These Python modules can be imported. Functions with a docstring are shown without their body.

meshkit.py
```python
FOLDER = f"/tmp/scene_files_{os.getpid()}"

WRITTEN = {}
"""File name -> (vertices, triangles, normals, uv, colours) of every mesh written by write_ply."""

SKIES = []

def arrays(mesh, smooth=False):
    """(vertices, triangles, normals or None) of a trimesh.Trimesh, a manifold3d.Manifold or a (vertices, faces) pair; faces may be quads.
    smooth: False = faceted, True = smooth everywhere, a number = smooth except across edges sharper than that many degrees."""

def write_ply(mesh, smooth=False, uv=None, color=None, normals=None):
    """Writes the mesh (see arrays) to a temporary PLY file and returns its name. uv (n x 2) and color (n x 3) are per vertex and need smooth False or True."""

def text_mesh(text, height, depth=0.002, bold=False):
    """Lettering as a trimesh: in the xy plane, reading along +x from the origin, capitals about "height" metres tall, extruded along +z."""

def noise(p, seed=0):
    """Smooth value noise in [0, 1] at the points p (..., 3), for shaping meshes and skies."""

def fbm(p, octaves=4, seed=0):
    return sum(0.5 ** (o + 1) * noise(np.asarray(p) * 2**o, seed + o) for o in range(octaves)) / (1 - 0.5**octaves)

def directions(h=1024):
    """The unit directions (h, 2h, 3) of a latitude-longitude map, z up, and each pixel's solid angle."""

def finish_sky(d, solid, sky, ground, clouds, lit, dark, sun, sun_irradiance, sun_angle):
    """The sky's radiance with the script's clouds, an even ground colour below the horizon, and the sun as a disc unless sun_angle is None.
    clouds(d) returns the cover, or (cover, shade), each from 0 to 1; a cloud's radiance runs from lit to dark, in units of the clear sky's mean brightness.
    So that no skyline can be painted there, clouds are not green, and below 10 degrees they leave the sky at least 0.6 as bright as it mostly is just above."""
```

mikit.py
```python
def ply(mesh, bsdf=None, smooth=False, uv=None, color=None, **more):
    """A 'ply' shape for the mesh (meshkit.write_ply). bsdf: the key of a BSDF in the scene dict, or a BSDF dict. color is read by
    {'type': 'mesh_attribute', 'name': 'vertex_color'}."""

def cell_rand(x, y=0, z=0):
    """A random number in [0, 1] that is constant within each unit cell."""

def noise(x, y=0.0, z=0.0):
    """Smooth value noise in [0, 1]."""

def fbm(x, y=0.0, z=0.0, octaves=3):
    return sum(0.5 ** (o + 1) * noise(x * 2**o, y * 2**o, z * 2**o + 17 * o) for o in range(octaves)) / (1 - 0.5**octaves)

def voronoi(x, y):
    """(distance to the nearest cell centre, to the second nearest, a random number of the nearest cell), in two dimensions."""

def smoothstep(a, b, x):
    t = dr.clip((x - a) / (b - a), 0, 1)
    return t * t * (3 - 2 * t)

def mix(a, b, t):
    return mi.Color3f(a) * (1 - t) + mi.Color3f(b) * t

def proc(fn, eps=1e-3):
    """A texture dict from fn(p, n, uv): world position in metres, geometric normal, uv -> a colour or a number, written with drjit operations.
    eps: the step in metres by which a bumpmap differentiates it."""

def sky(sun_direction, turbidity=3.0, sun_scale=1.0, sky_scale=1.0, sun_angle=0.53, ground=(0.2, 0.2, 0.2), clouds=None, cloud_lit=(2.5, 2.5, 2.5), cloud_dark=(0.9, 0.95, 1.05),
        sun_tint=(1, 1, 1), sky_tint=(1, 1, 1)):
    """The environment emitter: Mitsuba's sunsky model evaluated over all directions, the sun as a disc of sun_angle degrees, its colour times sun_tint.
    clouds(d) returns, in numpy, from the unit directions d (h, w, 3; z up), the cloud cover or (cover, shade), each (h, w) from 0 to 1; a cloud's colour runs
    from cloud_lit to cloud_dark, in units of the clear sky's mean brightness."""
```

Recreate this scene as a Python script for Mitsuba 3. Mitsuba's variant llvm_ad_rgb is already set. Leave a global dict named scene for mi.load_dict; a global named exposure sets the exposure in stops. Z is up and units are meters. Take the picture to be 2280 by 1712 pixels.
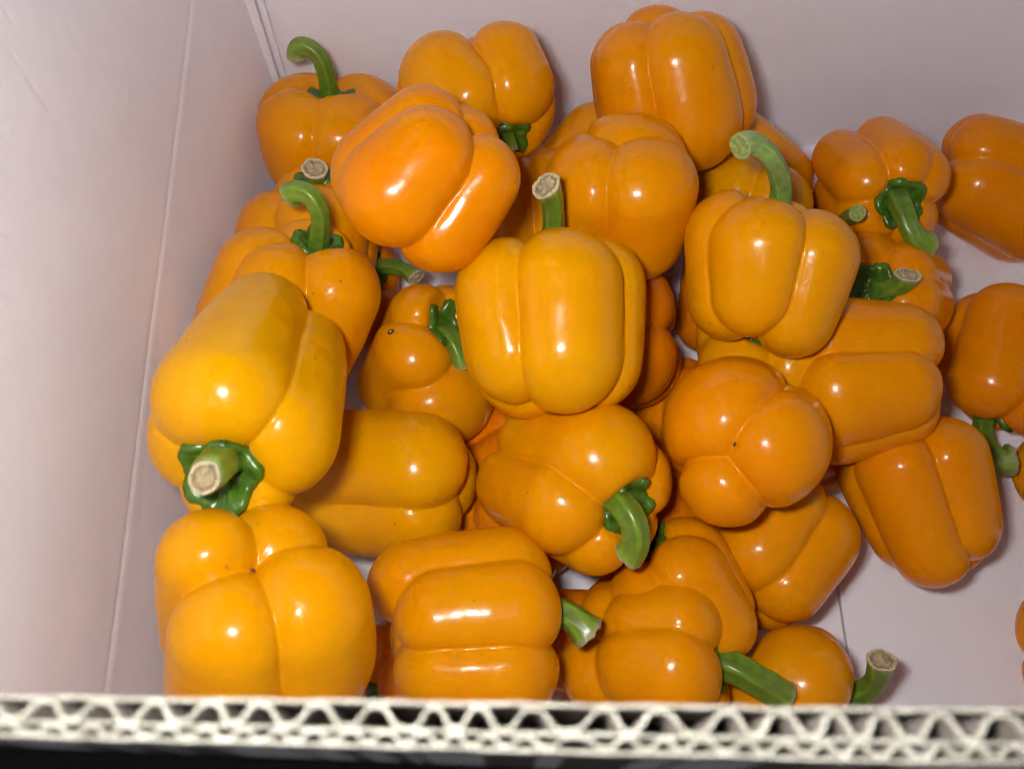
import math
import numpy as np, trimesh, mitsuba as mi, drjit as dr, mikit, meshkit
from scipy.interpolate import CubicSpline
from scipy import sparse

# ------------------------------------------------------------------ camera, light, exposure
FLOOR = 0.488                                   # the lens hangs this high above the bottom of the box
PITCH = math.radians(25.5)                      # the view axis leans this far from straight down
FWD = np.array([0, math.sin(PITCH), -math.cos(PITCH)])
UP = np.array([0, math.cos(PITCH), math.sin(PITCH)])
EYE = np.array([0, 0, FLOOR])
T = mi.ScalarTransform4f
scene, labels = {}, {}
exposure = 0.27
FLASH, TUBE, ROOM = 490.0, 4.0, 0.025

scene['camera'] = {'type': 'thinlens', 'fov': 57.9, 'fov_axis': 'x', 'aperture_radius': 0.0013, 'focus_distance': 0.41,
                   'near_clip': 0.02, 'far_clip': 50.0,
                   'to_world': T().look_at(origin=EYE.tolist(), target=(EYE + FWD).tolist(), up=UP.tolist())}
# the camera's own flash: a small lamp up and to the left of the lens
flash_at = EYE + np.array([-0.036, 0, 0]) + UP * 0.026 + FWD * 0.004
scene['camera_flash'] = {'type': 'rectangle', 'emitter': {'type': 'area', 'radiance': {'type': 'rgb', 'value': [FLASH, FLASH * 0.97, FLASH * 0.93]}},
                         'bsdf': {'type': 'diffuse', 'reflectance': {'type': 'rgb', 'value': 0.2}},
                         'to_world': T().look_at(origin=flash_at.tolist(), target=(EYE + FWD * 0.45 + UP * 0.08 + np.array([0.05, 0.0, 0])).tolist(), up=UP.tolist()) @ T().scale([0.019, 0.012, 1])}
labels['camera_flash'] = {'label': 'small rectangular flash lamp of the camera beside the lens', 'category': 'lamp'}
# a ceiling tube of the room, and an added fill lamp behind the camera
for k, (x, y) in enumerate(((-0.75, 0.9), (-0.3, -1.3))):
    key = 'ceiling_and_fill_lamp' + ('_%03d' % k if k else '')
    scene[key] = {'type': 'rectangle', 'emitter': {'type': 'area', 'radiance': {'type': 'rgb', 'value': [TUBE * (0.6, 2.4)[k] * c for c in (0.93, 1.0, 1.05)]}},
                  'bsdf': {'type': 'diffuse', 'reflectance': {'type': 'rgb', 'value': 0.6}},
                  'to_world': T().translate([x, y, 2.3 - 0.6 * k]) @ T().rotate([1, 0, 0], 180) @ T().scale([0.04, 0.6, 1])}
    labels[key] = {'label': ['fluorescent tube lamp on the ceiling over the left of the box', 'added tube shaped fill lamp hanging lower behind the camera'][k], 'category': 'lamp'}
scene['room_light'] = {'type': 'constant', 'radiance': {'type': 'rgb', 'value': [ROOM * 0.95, ROOM, ROOM * 1.08]}}

# ------------------------------------------------------------------ materials
def rgb(*c): return {'type': 'rgb', 'value': list(c)}
VC = {'type': 'mesh_attribute', 'name': 'vertex_color'}

def paper_tone(p, n, uv):
    a = mikit.fbm(p.x * 60, p.y * 60, p.z * 60, 3)
    b = mikit.fbm(p.x * 900, p.y * 900, p.z * 900, 2)
    return mikit.mix((0.71, 0.685, 0.745), (0.77, 0.745, 0.80), dr.clip(0.55 * a + 0.45 * b, 0, 1))
def washboard(p, n, uv):
    # faint lines of the flutes pressed through the paper, running down the wall, broken here and there
    t = uv.x / 0.0088
    w = t - dr.floor(t)
    line = dr.exp(-dr.square((w - 0.5) / 0.085))
    gap = mikit.smoothstep(0.36, 0.62, mikit.noise(dr.floor(t) * 7.3, uv.y * 45.0, 3.0))
    return -0.00026 * line * gap + 0.00003 * mikit.fbm(p.x * 700, p.y * 700, p.z * 700, 2)
scene['wall_paper'] = {'type': 'twosided', 'b': {'type': 'bumpmap', 't': mikit.proc(washboard, 2e-4), 'scale': 1.0,
                       'b': {'type': 'principled', 'base_color': mikit.proc(paper_tone), 'roughness': 0.62, 'specular': 0.35}}}
def grain(p, n, uv): return 0.00004 * mikit.fbm(p.x * 600, p.y * 600, p.z * 600, 2)
scene['floor_paper'] = {'type': 'twosided', 'b': {'type': 'bumpmap', 't': mikit.proc(grain, 2e-4), 'scale': 1.0,
                        'b': {'type': 'principled', 'base_color': mikit.proc(paper_tone), 'roughness': 0.6, 'specular': 0.35}}}
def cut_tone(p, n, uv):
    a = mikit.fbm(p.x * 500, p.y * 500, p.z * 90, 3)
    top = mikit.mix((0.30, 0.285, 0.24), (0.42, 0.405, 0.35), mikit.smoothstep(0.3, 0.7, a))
    return mikit.mix((0.16, 0.135, 0.12), top, mikit.smoothstep(0.3255, 0.3272, p.z + 0.0012 * (a - 0.5)))      # white cut fibres; grey-brown paper below, darkened as painted shade of the flute hollows
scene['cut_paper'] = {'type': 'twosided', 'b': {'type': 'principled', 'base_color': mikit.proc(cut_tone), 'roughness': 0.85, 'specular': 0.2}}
def kraft(p, n, uv):
    a = mikit.fbm(p.x * 300, p.y * 300, p.z * 60, 3)
    return mikit.mix((0.68, 0.63, 0.64), (0.76, 0.71, 0.72), a)
scene['outer_paper'] = {'type': 'twosided', 'b': {'type': 'principled', 'base_color': mikit.proc(kraft), 'roughness': 0.8, 'specular': 0.2}}
scene['near_black'] = {'type': 'twosided', 'b': {'type': 'principled', 'base_color': rgb(0.02, 0.02, 0.018), 'roughness': 0.7}}
def room_floor(p, n, uv): return mikit.mix((0.05, 0.05, 0.048), (0.08, 0.08, 0.078), mikit.fbm(p.x * 9, p.y * 9, 0.0, 3))
scene['concrete'] = {'type': 'principled', 'base_color': mikit.proc(room_floor), 'roughness': 0.8}

def skin_bump(p, n, uv):
    return 0.00010 * mikit.fbm(p.x * 130, p.y * 130, p.z * 130, 2) + 0.000006 * mikit.noise(p.x * 1500, p.y * 1500, p.z * 1500)
scene['pepper_skin'] = {'type': 'bumpmap', 't': mikit.proc(skin_bump, 1.5e-4), 'scale': 1.0,
                        'b': {'type': 'principled', 'base_color': VC, 'roughness': 0.20, 'specular': 0.24}}
scene['stem_green'] = {'type': 'twosided', 'b': {'type': 'principled', 'base_color': VC, 'roughness': 0.33, 'specular': 0.5}}
scene['calyx_green'] = {'type': 'twosided', 'b': {'type': 'principled', 'base_color': VC, 'roughness': 0.30, 'specular': 0.5}}
scene['cut_flesh'] = {'type': 'twosided', 'b': {'type': 'principled', 'base_color': VC, 'roughness': 0.8, 'specular': 0.2}}
scene['dry_scar'] = {'type': 'twosided', 'b': {'type': 'principled', 'base_color': rgb(0.07, 0.035, 0.012), 'roughness': 0.8}}

# ------------------------------------------------------------------ the cardboard box  (below: mm, x right, y away, z up from the box bottom)
def put(key, mesh, bsdf, smooth=False, label=None, **more):
    scene[key] = mikit.ply(mesh, bsdf, smooth=smooth, **more)
    if label: labels[key] = {'label': label}

def mm(v): return np.asarray(v, float) * 0.001
def box(x0, x1, y0, y1, z0, z1):
    b = trimesh.creation.box(extents=mm([x1 - x0, y1 - y0, z1 - z0])); b.apply_translation(mm([(x0 + x1) / 2, (y0 + y1) / 2, (z0 + z1) / 2])); return b

RIM = 328.0
XB, YB, YF = -148.0, 409.0, 20.0
def wall_x(y): return -147.0 - 8.0 * np.sin(np.pi * np.clip((y - 20) / 390, 0, 1))       # the board bows out a little
# left wall: a sheet with a scored fold running along it, thick, with the fold pressed in as a groove and a ridge
def left_wall():
    ys = np.linspace(YF - 14, YB + 8, 90); zs = np.concatenate([np.linspace(-14, 120, 10), np.linspace(122, 200, 90), np.linspace(206, RIM, 10)])
    Y, Z = np.meshgrid(ys, zs, indexing='ij')
    fold = np.polyval([-0.062, 5.822, -9.449, 136.278], Y / 100)
    d = Z - fold
    X = wall_x(Y) + 0.030 * np.maximum(-d, 0) + 0.0 * d
    X = X - 0.35 * np.exp(-((d - 0.5) / 1.3) ** 2) + 0.22 * np.exp(-((d + 4.2) / 3.6) ** 2)
    X = X + 1.4 * (meshkit.fbm(np.stack([Y / 120, Z / 120, 0 * Y], -1), 2, 5) - 0.5)
    n0, n1 = X.shape
    V = np.concatenate([np.stack([X, Y, Z], -1).reshape(-1, 3), np.stack([X - 6, Y, Z], -1).reshape(-1, 3)])
    uv = np.concatenate([np.stack([Y, Z], -1).reshape(-1, 2)] * 2) * 0.001
    i = np.arange(n0 * n1).reshape(n0, n1)
    q = np.stack([i[:-1, :-1], i[1:, :-1], i[1:, 1:], i[:-1, 1:]], -1).reshape(-1, 4)
    return (mm(V), np.concatenate([q, q[:, ::-1] + n0 * n1])), uv
m, uv = left_wall()
put('cardboard_box__left_wall', m, 'wall_paper', smooth=True, uv=uv, label='white inner left wall with a scored fold line along it')
def back_wall():
    xs = np.linspace(XB - 4, 460, 120); zs = np.linspace(-14, RIM, 60)
    X, Z = np.meshgrid(xs, zs, indexing='ij')
    Y = YB + 2.2 * (meshkit.fbm(np.stack([X / 140, Z / 140, 0 * X], -1), 2, 9) - 0.5)
    n0, n1 = X.shape
    V = np.concatenate([np.stack([X, Y, Z], -1).reshape(-1, 3), np.stack([X, Y + 6, Z], -1).reshape(-1, 3)])
    uv = np.concatenate([np.stack([X, Z], -1).reshape(-1, 2)] * 2) * 0.001
    i = np.arange(n0 * n1).reshape(n0, n1)
    q = np.stack([i[:-1, :-1], i[1:, :-1], i[1:, 1:], i[:-1, 1:]], -1).reshape(-1, 4)
    return (mm(V), np.concatenate([q, q[:, ::-1] + n0 * n1])), uv
m, uv = back_wall()
put('cardboard_box__back_wall', m, 'floor_paper', smooth=True, uv=uv, label='white inner back wall')
# the folded corner tab that stands proud of the back wall
tab = trimesh.util.concatenate([box(XB + 1.5, XB + 8, YB - 5.2, YB - 1.6, 0, RIM), box(XB + 9.4, XB + 12.4, YB - 3.4, YB - 1.5, 0, RIM)])
put('cardboard_box__corner_tab', tab, 'wall_paper', uv=np.zeros((len(tab.vertices), 2)), label='narrow folded tab in the back left corner')
put('cardboard_box__right_wall', box(458, 464, YF, YB, -14, RIM), 'floor_paper')
put('cardboard_box__floor_flap', box(-166, 171.6, YF - 6, YB + 4, -5, 0), 'floor_paper', label='left floor flap, its straight edge showing as a thin dark line')
put('cardboard_box__floor_flap_001', box(173.4, 462, YF - 6, YB + 4, -6.2, -1.2), 'floor_paper', label='right floor flap in the open area')
put('cardboard_box__bottom_panel', box(-166, 462, YF - 6, YB + 4, -15, -9), 'floor_paper')

# front wall: double corrugated board seen end-on: three liners, two flutings
rng = np.random.default_rng(11)
def edge_y(x, s):
    """Across the rim: s = 0 the face inside the box, 1 the outer face."""
    x = np.minimum(x, 75); yi = 19.6 - 0.013 * (x + 85); yo = 13.0 - 0.027 * (x + 85)
    return yi * (1 - s) + yo * s
def ribbon(path_s, thick, seed, z1=70.0, lift=0.0, xs=np.linspace(-164, 470, 1269)):
    """A sheet of paper on edge: follows s(x) across the board, its cut top rough."""
    p = np.stack([xs, xs * 0, xs * 0], -1)
    s = path_s(xs) + 0.05 * (meshkit.fbm(p / 9, 3, seed) - 0.5)
    c = np.stack([xs, edge_y(xs, s)], -1)
    t = np.gradient(c, axis=0); t /= np.linalg.norm(t, axis=1, keepdims=True); nrm = np.stack([-t[:, 1], t[:, 0]], -1)
    w = thick * (0.8 + 0.5 * meshkit.fbm(p / 2.3, 2, seed + 3))[:, None] / 2
    top = RIM + lift + 1.3 * (meshkit.fbm(p / 2.2, 3, seed + 7) - 0.5) + 1.3 * (meshkit.fbm(p / 14, 2, seed + 8) - 0.5)
    rows = []
    for side, z in ((-1, -z1), (-1, -1.2), (-1, -0.25), (-0.55, 0.0), (0.55, 0.0), (1, -0.25), (1, -1.2), (1, -z1)):
        xy = c + nrm * w * side
        rows.append(np.concatenate([xy, (top + z)[:, None]], 1))
    V = np.stack(rows, 1); n, k = V.shape[:2]
    i = np.arange(n * k).reshape(n, k)
    q = np.stack([i[:-1, :-1], i[1:, :-1], i[1:, 1:], i[:-1, 1:]], -1).reshape(-1, 4)
    return (mm(V.reshape(-1, 3)), q)
def wave(period, s0, s1, seed):
    def f(x):
        ph = x / period + 0.8 * (meshkit.noise(np.stack([x / 23, x * 0, x * 0], -1), seed) - 0.5) + 0.28 * (meshkit.noise(np.stack([x / 7, x * 0, x * 0], -1), seed + 1) - 0.5)
        w = np.sin(2 * np.pi * ph); w = np.tanh(1.5 * w) / np.tanh(1.5)
        return (s0 + s1) / 2 + (s1 - s0) / 2 * w
    return f
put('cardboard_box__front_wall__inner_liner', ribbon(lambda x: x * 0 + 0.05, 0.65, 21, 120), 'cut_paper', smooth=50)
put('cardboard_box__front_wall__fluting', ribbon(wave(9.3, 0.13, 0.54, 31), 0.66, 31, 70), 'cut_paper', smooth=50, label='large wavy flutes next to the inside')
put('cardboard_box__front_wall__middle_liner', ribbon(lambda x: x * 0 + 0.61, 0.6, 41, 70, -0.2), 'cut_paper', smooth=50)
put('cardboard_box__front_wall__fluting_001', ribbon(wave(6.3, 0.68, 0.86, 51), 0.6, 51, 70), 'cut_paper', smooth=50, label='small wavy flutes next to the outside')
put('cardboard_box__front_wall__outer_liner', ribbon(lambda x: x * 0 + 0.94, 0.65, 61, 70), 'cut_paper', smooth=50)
# inner and outer faces of the front wall below the rim
def face(s_, off, x=np.array([-164.0, 75.0, 470.0])):
    y = edge_y(x, s_) + off; V = np.concatenate([np.stack([x, y, x * 0 + RIM - 2.2], 1), np.stack([x, y, x * 0 - 14], 1)])
    k = np.arange(2); return mm(V), np.stack([k, k + 3, k + 4, k + 1], 1)
put('cardboard_box__front_wall__inner_face', face(0.03, 0.15), 'floor_paper')
put('cardboard_box__front_wall__outer_face', face(0.97, -0.15), 'outer_paper', label='grey outer face of the front wall')
xa = np.linspace(-164, 60, 30); za = RIM - 22 - (np.maximum(xa + 83, 0) * 0.21) - 0.0 * xa  # near-black band on the lower outer face, its top edge sloping
Vb = np.concatenate([np.stack([xa, edge_y(xa, 0.97) - 0.6, za], 1), np.stack([xa, edge_y(xa, 0.97) - 0.6, za * 0 - 14], 1)]); k = np.arange(29)
put('cardboard_box__front_wall__dark_band', (mm(Vb), np.stack([k, k + 30, k + 31, k + 1], 1)), 'near_black', label='dark area on the outer face')
labels['cardboard_box'] = {'label': 'large open white cardboard box with a rough corrugated cut rim in front', 'category': 'box'}
g = trimesh.creation.box(extents=[8, 8, 0.05]); g.apply_translation([0, 0, -0.045])
put('ground', g, 'concrete'); labels['ground'] = {'label': 'dark concrete floor outside the box', 'category': 'ground', 'kind': 'structure'}

# ------------------------------------------------------------------ bell peppers
def round_cone(p, a, b, r1, r2):
    ba = b - a; l2 = ba @ ba; rr = r1 - r2; a2 = l2 - rr * rr; il2 = 1 / l2
    pa = p - a; y = pa @ ba; z = y - l2
    x = pa * l2 - np.outer(y, ba); x2 = np.einsum('ij,ij->i', x, x); y2 = y * y * l2; z2 = z * z * l2
    k = np.sign(rr) * rr * rr * x2
    out = (np.sqrt(np.maximum(x2 * a2 * il2, 0)) + y * rr) * il2 - r1
    c1 = np.sign(z) * a2 * z2 > k; c2 = np.sign(y) * a2 * y2 < k
    return np.where(c1, np.sqrt(x2 + z2) * il2 - r2, np.where(c2, np.sqrt(x2 + y2) * il2 - r1, out))
def smin(a, b, k):
    h = np.maximum(k - np.abs(a - b), 0) / k
    return np.minimum(a, b) - h * h * k * 0.25

class Pepper:
    """Lobes: tapered round cones about the long axis (z towards the stem), joined smoothly, with a hollow at either end. mm."""
    def __init__(s, R, L, tb, tr, lobes, ct=0.08, cb=0, k=0.045, bulge=0.07, w=None):
        n = len(lobes); s.R, s.L, s.ct, s.cb, s.k, s.b = R, L, ct, cb, k, bulge
        off, rad, s.w = {3: (0.42, 0.58, 0.87), 4: (0.45, 0.55, 0.88), 5: (0.48, 0.52, 0.98)}[n]; s.w = w or s.w; s.az = [l[0] for l in lobes]
        s.cones = []
        for az, dr_, dd, dza, dzb in lobes:
            r = rad * R * (1 + dr_); d = off * R * (1 + dd); rb = r * tr; db = d * tb
            za = L / 2 - r + dza * R; zb = -(L / 2 - rb) - dzb * R
            if za - zb < abs(r - rb) * 1.15 + 2:
                m = (za + zb) / 2; h = (abs(r - rb) * 1.15 + 2) / 2; za, zb = m + h, m - h
            s.cones.append((np.array([d, 0, za]), np.array([db, 0, zb]), r, rb))
        s.zt = np.mean([a[2] + math.sqrt(max(r * r - a[0] ** 2, 0)) for a, b, r, _ in s.cones]); s.zb = np.mean([b[2] - math.sqrt(max(r * r - b[0] ** 2, 0)) for a, b, _, r in s.cones])
    def f(s, p):
        h2 = (p[:, 2] / (s.L / 2)) ** 2
        q = p.copy(); q[:, :2] /= (1 + s.b * (1 - np.minimum(h2, 1.3)))[:, None]
        o = None
        for az, cone in zip(s.az, s.cones):
            c, sn = math.cos(az), math.sin(az)
            v = round_cone(np.stack([q[:, 0] * c + q[:, 1] * sn, (q[:, 1] * c - q[:, 0] * sn) * s.w, q[:, 2]], 1), *cone); o = v if o is None else smin(o, v, s.k * s.R)
        for sg, z0, dep, rc in ((1, s.zt, s.ct, 0.30), (-1, s.zb, s.cb, 0.16)):
            if dep <= 0: continue
            c = sg * (abs(z0) - dep * s.R + rc * s.R)
            e = np.sqrt(q[:, 0] ** 2 + q[:, 1] ** 2 + (q[:, 2] - c) ** 2) - rc * s.R
            o = -smin(-o, e, (0.22 if sg > 0 else 0.10) * s.R)
        return o
    def crease(s, p):
        """Distance (mm) of surface points to the nearest furrow between two lobes."""
        def gap(q):
            v = []
            for az, cone in zip(s.az, s.cones):
                c, sn = math.cos(az), math.sin(az)
                v.append(round_cone(np.stack([q[:, 0] * c + q[:, 1] * sn, (q[:, 1] * c - q[:, 0] * sn) * s.w, q[:, 2]], 1), *cone))
            v = np.sort(np.array(v), 0); return v[1] - v[0]
        e = 0.3; g0 = gap(p); n = s.normal(p)
        g = np.stack([gap(p + np.eye(3)[k] * e) - g0 for k in range(3)], 1) / e
        g = g - n * np.einsum('ij,ij->i', g, n)[:, None]
        return g0 / np.maximum(np.linalg.norm(g, axis=1), 0.15)
    def radii(s, d, it=30):
        t = np.full(len(d), 0.45 * s.R)
        for i in range(it): t = t - s.f(d * t[:, None]) * (0.95 if i < it - 3 else 0.7)
        return t
    def normal(s, p, e=0.25):
        g = np.stack([s.f(p + np.eye(3)[k] * e) - s.f(p - np.eye(3)[k] * e) for k in range(3)], 1)
        return g / np.linalg.norm(g, axis=1, keepdims=True)

ICO = {k: trimesh.creation.icosphere(subdivisions=k) for k in (4, 5, 6)}
def neighbours(m):
    e = m.edges_unique; n = len(m.vertices); i = np.r_[e[:, 0], e[:, 1]]; j = np.r_[e[:, 1], e[:, 0]]
    a = sparse.csr_matrix((np.ones(len(i)), (i, j)), shape=(n, n)); return sparse.diags(1 / np.asarray(a.sum(1)).ravel()) @ a
NEAR = {k: neighbours(ICO[k]) for k in (5, 6)}
def tones(hue):
    a = np.array([0.62, 0.145, 0.0003]); b = np.array([0.605, 0.285, 0.0004])      # orange ... yellow
    return a + (b - a) * np.asarray(hue)[..., None]
def body_mesh(pp, seed, hue, sub, soft=14):
    d = ICO[sub].vertices; t = pp.radii(d)
    for _ in range(soft if sub == 6 else 4): t = 0.5 * t + 0.5 * (NEAR[sub] @ t)        # soften the joins
    s = np.array([seed * 3.1, seed * 1.7, seed * 0.9])
    t = t * (1 + 0.030 * (meshkit.fbm(d * 2.2 + s, 2, seed) - 0.5))
    az = np.arctan2(d[:, 1], d[:, 0]); rip = np.stack([np.cos(az) * 2, np.sin(az) * 2, d[:, 2] * 9], 1)
    t = t + 0.22 * (meshkit.fbm(rip * 0.6 + s, 2, seed + 5) - 0.5)
    c = pp.crease(d * t[:, None]); ends = np.clip(1 - np.abs(np.abs(d[:, 2]) - 0.55) / 0.75, 0, 1)
    depth = (0.8 + 0.9 * meshkit.noise(d * 2.5 + s, seed + 6))
    t = t - depth * (0.80 * np.exp(-(c / 4.5) ** 2) + 0.65 * np.exp(-(c / 1.3) ** 2)) * np.clip(pp.R / 35, 0.7, 1.2)
    h = hue + 0.35 * (meshkit.fbm(d * 1.6 + s, 2, seed + 2) - 0.5)
    col = tones(np.clip(h, 0, 1.15)) * (1 + 0.06 * (meshkit.fbm(d * 5 + s, 3, seed + 4) - 0.5))[:, None]
    if sub == 6:                # a few pin-point specks in the skin
        rg = np.random.default_rng(seed); col[rg.integers(0, len(col), 9)] *= 0.45
    return d * t[:, None], ICO[sub].faces, col

def calyx_mesh(pp, seed, rho=12.5):
    rng = np.random.default_rng(seed); nphi, nr = 60, 12
    phi = np.arange(nphi) / nphi * 2 * np.pi
    th = np.linspace(0.01, 0.9, 40)
    Tt, Ph = np.meshgrid(th, phi, indexing='ij')
    d = np.stack([np.sin(Tt) * np.cos(Ph), np.sin(Tt) * np.sin(Ph), np.cos(Tt)], -1).reshape(-1, 3)
    lat = (pp.radii(d) * np.sin(Tt.ravel())).reshape(Tt.shape)
    m = rng.integers(5, 7); a0 = rng.uniform(0, 6.28)
    edge = rho * (1 + 0.10 * np.cos(m * (phi - a0)) + 0.09 * (meshkit.noise(np.stack([np.cos(phi) * 5, np.sin(phi) * 5, phi * 0 + seed], 1), seed) - 0.5) + 0.07 * (meshkit.noise(np.stack([np.cos(phi) * 13, np.sin(phi) * 13, phi * 0 + seed], 1), seed + 1) - 0.5))
    rows_t = []; frs = np.linspace(0.02, 1, nr)
    th_e = np.array([np.interp(edge[j], lat[:, j], th) for j in range(nphi)])
    TH = np.array([[np.interp(edge[j] * f_, lat[:, j], th) for j in range(nphi)] for f_ in frs])
    d = np.stack([np.sin(TH) * np.cos(phi), np.sin(TH) * np.sin(phi), np.cos(TH)], -1)
    P = d.reshape(-1, 3) * pp.radii(d.reshape(-1, 3))[:, None]; N = pp.normal(P)
    fr = np.repeat(frs, nphi); wart = meshkit.noise(P * 0.36 + seed, seed + 3)
    lift = (2.0 + 2.6 * np.maximum(1 - fr * 1.5, 0) + 2.4 * np.maximum(wart - 0.45, 0) * np.sin(np.pi * np.clip(fr, 0.1, 1) ** 1.5) * 2) * np.where(fr > 0.99, 0.55, 1)
    top = P + N * lift[:, None]; bot = P - N * 1.2
    col_t = np.array([0.022, 0.062, 0.004]) + (np.array([0.070, 0.160, 0.012]) - np.array([0.022, 0.062, 0.004])) * wart[:, None]
    k = nr * nphi; i = np.arange(k).reshape(nr, nphi); j = np.roll(i, -1, 1)
    q = np.stack([i[:-1], i[1:], j[1:], j[:-1]], -1).reshape(-1, 4)
    rim = np.stack([i[-1], i[-1] + k, j[-1] + k, j[-1]], -1)
    Vt = np.concatenate([top, bot]); Fq = np.concatenate([q, q[:, ::-1] + k, rim])
    return Vt, Fq, np.concatenate([col_t, col_t * 0.7])

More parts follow.
